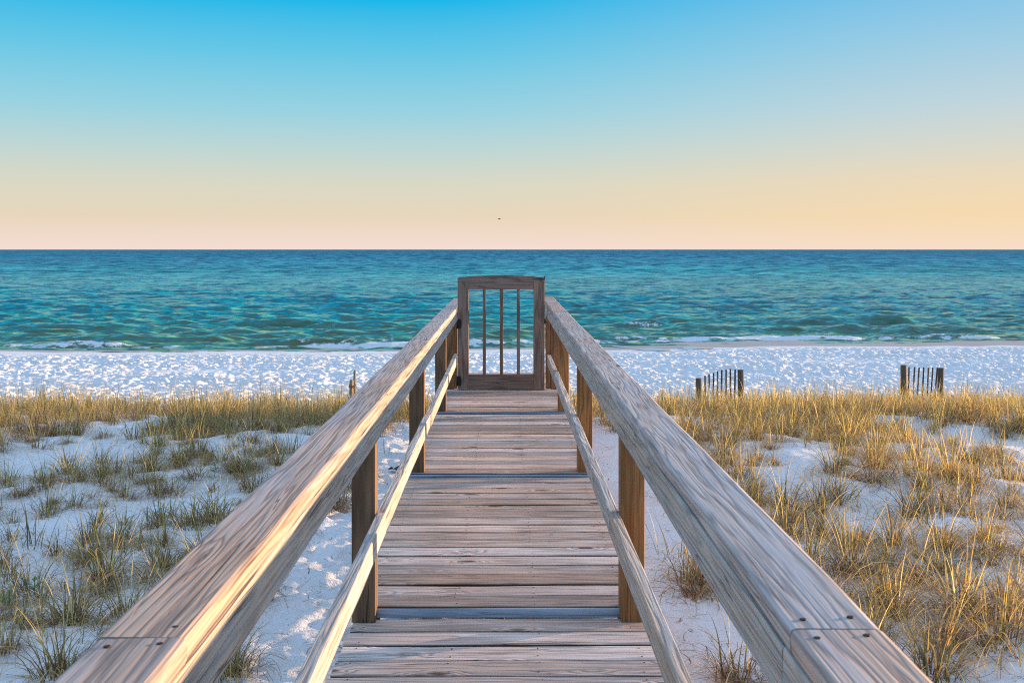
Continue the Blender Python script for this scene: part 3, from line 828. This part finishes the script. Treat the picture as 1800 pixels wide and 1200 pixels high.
def tuft(G, x, y, z, style, sc=1.0, dens=1.0, wk=1.0):
    """one clump: upright live blades, arching dry ones and a brown litter of curls at its foot"""
    TAU = 2 * math.pi
    up, arch, litter = {'green': (13, 12, 50), 'gold': (10, 62, 40), 'mixed': (12, 26, 54), 'dry': (2, 18, 100), 'spike': (6, 3, 10)}[style]
    for _ in range(int(up * dens)):
        r = random.random() ** .7 * .06 * sc; a = random.uniform(0, TAU)
        col = random.choice(GREEN if style in ('green', 'spike') or random.random() < .45 else GREEN + GOLD)
        G.blade(x + r * math.cos(a), y + r * math.sin(a), z - .01, random.uniform(.15, .36) * sc, a + random.uniform(-.6, .6), random.uniform(.02, .25), random.uniform(.05, .8), random.uniform(.003, .005) * wk, random.choice([col, col, BROWN[0]]),
                coltip=random.choice(GOLD) if random.random() < .5 else col)
    for _ in range(int(arch * dens)):
        r = random.random() ** .7 * .07 * sc; a = random.uniform(0, TAU)
        col = random.choice(GOLD + STRAW if style != 'green' else GREEN + STRAW + BROWN)
        G.blade(x + r * math.cos(a), y + r * math.sin(a), z - .01, random.uniform(.16, .42) * sc, a + random.uniform(-.8, .8), random.uniform(.05, .5), random.uniform(1.6, 4.4), random.uniform(.0028, .005) * wk, random.choice([BROWN[0], BROWN[2], GREEN[0]]), n=9, curl=random.uniform(-1.2, 1.2), coltip=col)
    for _ in range(int(litter * dens)):
        r = random.random() ** .8 * .115 * sc; a = random.uniform(0, TAU)
        col = random.choice(BROWN + BROWN + STRAW)
        G.blade(x + r * math.cos(a), y + r * math.sin(a), z + .002, random.uniform(.10, .28) * sc, random.uniform(0, TAU), random.uniform(.5, 1.4), random.uniform(.5, 2.8), random.uniform(.0018, .003) * wk, col, n=8, curl=random.uniform(-4, 4))
VAR = {}
for st, cnt in (('green', 5), ('gold', 6), ('mixed', 5), ('dry', 3), ('spike', 2)):
    VAR[st] = []
    for i in range(cnt):
        G = Grass(); tuft(G, 0, 0, 0, st, 1.0, random.uniform(1.0, 1.7)); VAR[st].append(G.mesh("grass_tuft"))
NTUFT = 0
def place(x, y, st, sc, label=None):
    global NTUFT
    side = int(x > 0)
    o = bpy.data.objects.new("grass_tuft", random.choice(VAR[st]))
    C.objects.link(o)
    o.location = (x, y, gz(x, y) - .006); o.rotation_euler = (random.uniform(-.08, .08), random.uniform(-.08, .08), random.uniform(0, 6.28)); o.scale = (sc * 1.25 * random.uniform(.9, 1.15), sc * 1.25 * random.uniform(.9, 1.15), sc * 1.15)
    px = VPX + x / y * F
    look = {'green': 'dark green', 'mixed': 'green and straw', 'gold': 'golden arching', 'dry': 'dry brown', 'spike': 'sparse green'}[st]
    size = 'tall ' if sc > .85 else ('small ' if sc < .65 else '')
    row = 'nearest the camera' if y < 5.2 else ('in the near dune' if y < 6.6 else ('in mid dune' if y < 8.4 else 'before the grass strip'))
    if side: col_ = 'beside the right handrail' if x < 1.9 else ('at the right picture edge' if px > 1640 else ('farther right' if px > 1450 else 'out from the right handrail'))
    else: col_ = 'beside the left handrail' if x > -1.9 else ('at the left picture edge' if px < 130 else ('farther left' if px < 300 else 'out from the left handrail'))
    tag(o, label or f"{size}{look} grass tuft {row}, {col_}", "grass tuft", ("beach grass tufts " + ("right" if side else "left") + " of the boardwalk"))
    if label: o["group"] = "beach grass tufts singled out beside the boardwalk"
    NTUFT += 1
placed = []
for (px, py, st, sc, lab) in [
    (345, 800, 'green', 1.05, "tall dark green tuft standing alone on clean sand near the top of the left dune"),
    (372, 1030, 'mixed', 1.0, None), (190, 1010, 'mixed', 1.0, None), (130, 1090, 'gold', .9, None), (100, 1185, 'mixed', .9, "grass tuft at the lower left beside the outer edge of the left handrail"),
    (20, 1020, 'green', .8, None), (60, 960, 'spike', 1.1, None), (300, 870, 'dry', .9, None), (340, 930, 'gold', 1.0, "broad low golden tuft in a sunlit patch close to the left handrail"), (380, 915, 'gold', .9, None), (410, 1185, 'gold', .8, "small golden tuft between the left handrail and the deck"),
    (1640, 1190, 'gold', 1.15, "tall golden tuft at the bottom edge beside the right handrail"), (1215, 1015, 'gold', .95, "bright green and gold tuft just right of the nearest right post"), (1185, 985, 'spike', 1.0, None), (1240, 1040, 'dry', 1.1, "dry brown curling tangle on bare sand behind the right handrail"),
    (1305, 1200, 'dry', .9, "loose brown grass curls on bare sand below the right handrail"), (1300, 1190, 'spike', 1.1, None), (1690, 1080, 'gold', 1.2, None), (1560, 1060, 'gold', 1.0, None), (1500, 1010, 'gold', 1.1, None), (1770, 1090, 'gold', .8, "lone sprawling tuft on clean sand at the lower right corner"),
    (1470, 880, 'gold', 1.15, "densest golden tuft in the middle of the right dune"), (1440, 900, 'gold', 1.1, None), (1300, 840, 'gold', 1.0, None), (1270, 820, 'gold', 1.0, None)]:
    x, y = ground_at(px, py); place(x, y, st, sc, lab); placed.append((x, y))
def ok(x, y, md):
    return all((x - a) ** 2 + (y - b) ** 2 > md * md for a, b in placed)
def inview(x, y, m=60):
    px = VPX + x / y * F; py = HY + (CZ - gz(x, y)) / y * F
    return -m < px < 1800 + m and py < 1240
tries = 0; nl = 0
while nl < 150 and tries < 6000:
    tries += 1
    y = 4.1 + 6.3 * random.random() ** .9; x = -random.uniform(1.05, .47 * y + .25)
    f = float(gnoise(np.array([x * .7]), np.array([y * .7]), 55)[0])
    if f < -.26 + .25 * (abs(x) < 1.7) - .25 * (y > 8.8): continue
    if not inview(x, y) or not ok(x, y, .15): continue
    placed.append((x, y)); nl += 1
    st = random.choices(['green', 'mixed', 'gold', 'dry', 'spike'], [.28, .28, .12, .24, .08])[0]
    place(x, y, st, random.uniform(.45, .95))
tries = 0; nr = 0
while nr < 158 and tries < 8000:
    tries += 1
    y = 4.1 + 6.2 * random.random() ** .85; x = random.uniform(.95 if y > 6.5 else 1.35, .485 * y + .3)
    f = float(gnoise(np.array([x * .8 + 9]), np.array([y * .8]), 56)[0])
    if f < -.14 + .25 * (x < 1.3) : continue
    if not inview(x, y) or not ok(x, y, .21): continue
    placed.append((x, y)); nr += 1
    st = random.choices(['green', 'mixed', 'gold', 'dry', 'spike'], [.06, .2, .52, .14, .08])[0]
    place(x, y, st, random.uniform(.5, 1.1))
# the dense strip of grass on the seaward side of the dune: uncountable
G = Grass(); cnt = 0; n = 0
while cnt < 1500 and n < 20000:
    n += 1
    y = random.uniform(9.7, 16.3); x = random.uniform(-.6 * y - .8, .6 * y + .8)
    if abs(x) < .72 + .25 * (y < 10.6): continue
    left = x < 0
    f = float(gnoise(np.array([x * .9]), np.array([y * .5]), 57)[0])
    if y > 13.6 and left and random.random() < .45: continue
    if y > 15.2 and random.random() < .5: continue
    if f < -.2 + (.22 if y < 10.4 else 0) and y < 12: continue
    st = random.choices(['green', 'mixed', 'gold'], [.3, .35, .35] if left else [.10, .2, .70])[0]
    tuft(G, x, y, gz(x, y), st, random.uniform(1.0, 1.45), .55, 1.4)
    cnt += 1
for _ in range(190):
    y = 4.1 + 7 * random.random(); sdx = random.choice((-1, -1, -1, -1, 1))
    x = sdx * random.uniform(.95, .48 * y + .3)
    if float(gnoise(np.array([x * .7]), np.array([y * .7]), 59)[0]) < -.12: continue
    tuft(G, x, y, gz(x, y), random.choice(['dry', 'mixed', 'spike', 'green'] if sdx < 0 else ['dry', 'gold', 'mixed', 'spike']), random.uniform(.35, .65), .45, 1.3)
o = bpy.data.objects.new("beach_grass", G.mesh("beach_grass")); C.objects.link(o)
tag(o, "dense golden strip of beach grass along the seaward edge of the dune", "grass", kind="stuff")
# scattered litter: dry blades and bits of stem lying on the sand
G = Grass()
for _ in range(4600):
    y = random.uniform(3.8, 11); x = random.choice((-1, 1)) * random.uniform(.62, .5 * y + .3)
    if float(gnoise(np.array([x * 1.2]), np.array([y * 1.2]), 58)[0]) < -.1: continue
    z = gz(x, y) + .012
    G.blade(x, y, z, random.uniform(.02, .20), random.uniform(0, 6.28), random.uniform(1.2, 1.6), random.uniform(.0, .3), random.uniform(.002, .005), random.choice(BROWN + BROWN + STRAW), n=6, curl=random.uniform(-4, 4))
o = bpy.data.objects.new("grass_litter", G.mesh("grass_litter")); C.objects.link(o)
tag(o, "dry brown blades and stem bits scattered over the white sand", "plant litter", kind="stuff")

# small broad-leaved seedlings
def leaf_mat():
    m = NT("seedling_leaf"); g_ = m.n('ShaderNodeTexCoord').outputs['Object']
    c = m.mix(m.noise(g_, 60, 2), (.10, .17, .04), (.17, .24, .06))
    return m.done(m.principled(c, .5, None, .3))
M_leaf = leaf_mat()
for (px, py, lab) in ((62, 1050, "small broad-leaved green seedling at the lower left of the dune"), (18, 1075, "low green seedling at the left edge of the picture"), (378, 838, "tiny green seedling beyond the lone dark tuft")):
    x, y = ground_at(px, py); z = gz(x, y)
    root = tag(empty("seedling", (x, y, z)), lab, "seedling", "small green seedlings left of the boardwalk")
    mb = MB(); mb.tube([(x, y, z - .01), (x + .004, y, z + .05), (x + .002, y, z + .10)], .0022, 5); mb.build("stem", M_leaf, root)
    mb = MB()
    for k in range(9):
        a = k * 2.4; zz = z + .03 + .008 * k; L = .045
        c0 = Vector((x, y, zz)); dr = Vector((math.cos(a), math.sin(a), .35)).normalized(); sd_ = Vector((-math.sin(a), math.cos(a), 0)) * .013
        b = len(mb.v); mb.v += [c0, c0 + dr * L * .5 + sd_, c0 + dr * L, c0 + dr * L * .5 - sd_]
        mb.face((b, b + 1, b + 2, b + 3), [(0, 0)] * 4)
    mb.build("leaves", M_leaf, root)
# dead leaf on the sand left of the deck
x, y = ground_at(694, 827); z = gz(x, y) + .02
mb = MB()
n = 12; b = 0
for k in range(n):
    t = 2 * math.pi * k / n; r = .035 * (1 + .35 * math.sin(3 * t))
    mb.v.append((x + r * 1.3 * math.cos(t), y + r * math.sin(t), z + .016 * math.sin(2 * t)))
mb.v.append((x, y, z - .006))
for k in range(n): mb.face((k, (k + 1) % n, n), [(0, 0)] * 3)
tag(mb.build("dead_leaf", plain("dead_leaf_brown", (.10, .04, .02), .7)), "curled dark brown dead leaf on the sand left of the deck", "leaf")

# ------------------------------------------------------------------ bird far out over the sea
d = 215.0; k = F / d
bx, bz = (877.5 - VPX) / k, CZ - (385 - HY) / k
root = tag(empty("bird", (bx, d, bz)), "tiny dark seabird flying above the horizon over the gate", "bird")
M_bird = plain("dark_feathers", (.035, .03, .028), .7)
mb = MB()
mb.tube([(bx - .30, d, bz + .01), (bx - .2, d, bz + .03), (bx - .05, d, bz + .02), (bx + .16, d, bz), (bx + .30, d, bz - .02), (bx + .38, d, bz - .03)], [.015, .05, .085, .07, .03, .012], 8)
mb.build("body", M_bird, root)
for s_ in (-1, 1):
    mb = MB(); b = 0
    P = [(bx - .12, 0, .03), (bx - .10, .35, .14), (bx + .05, .75, .10), (bx + .06, .36, .11), (bx + .09, 0, .02)]
    for up in (0, .012):
        for (a, q, zz) in P: mb.v.append((a, d + s_ * q, bz + zz + up))
    for ids in ((5, 6, 8, 9), (6, 7, 8), (3, 1, 0, 4)[::1], (3, 2, 1)):
        mb.face(ids, [(0, 0)] * len(ids))
    for i in range(5):
        j = (i + 1) % 5; mb.face((i, j, j + 5, i + 5), [(0, 0)] * 4)
    mb.build("wing", M_bird, root)
print("tufts", NTUFT)
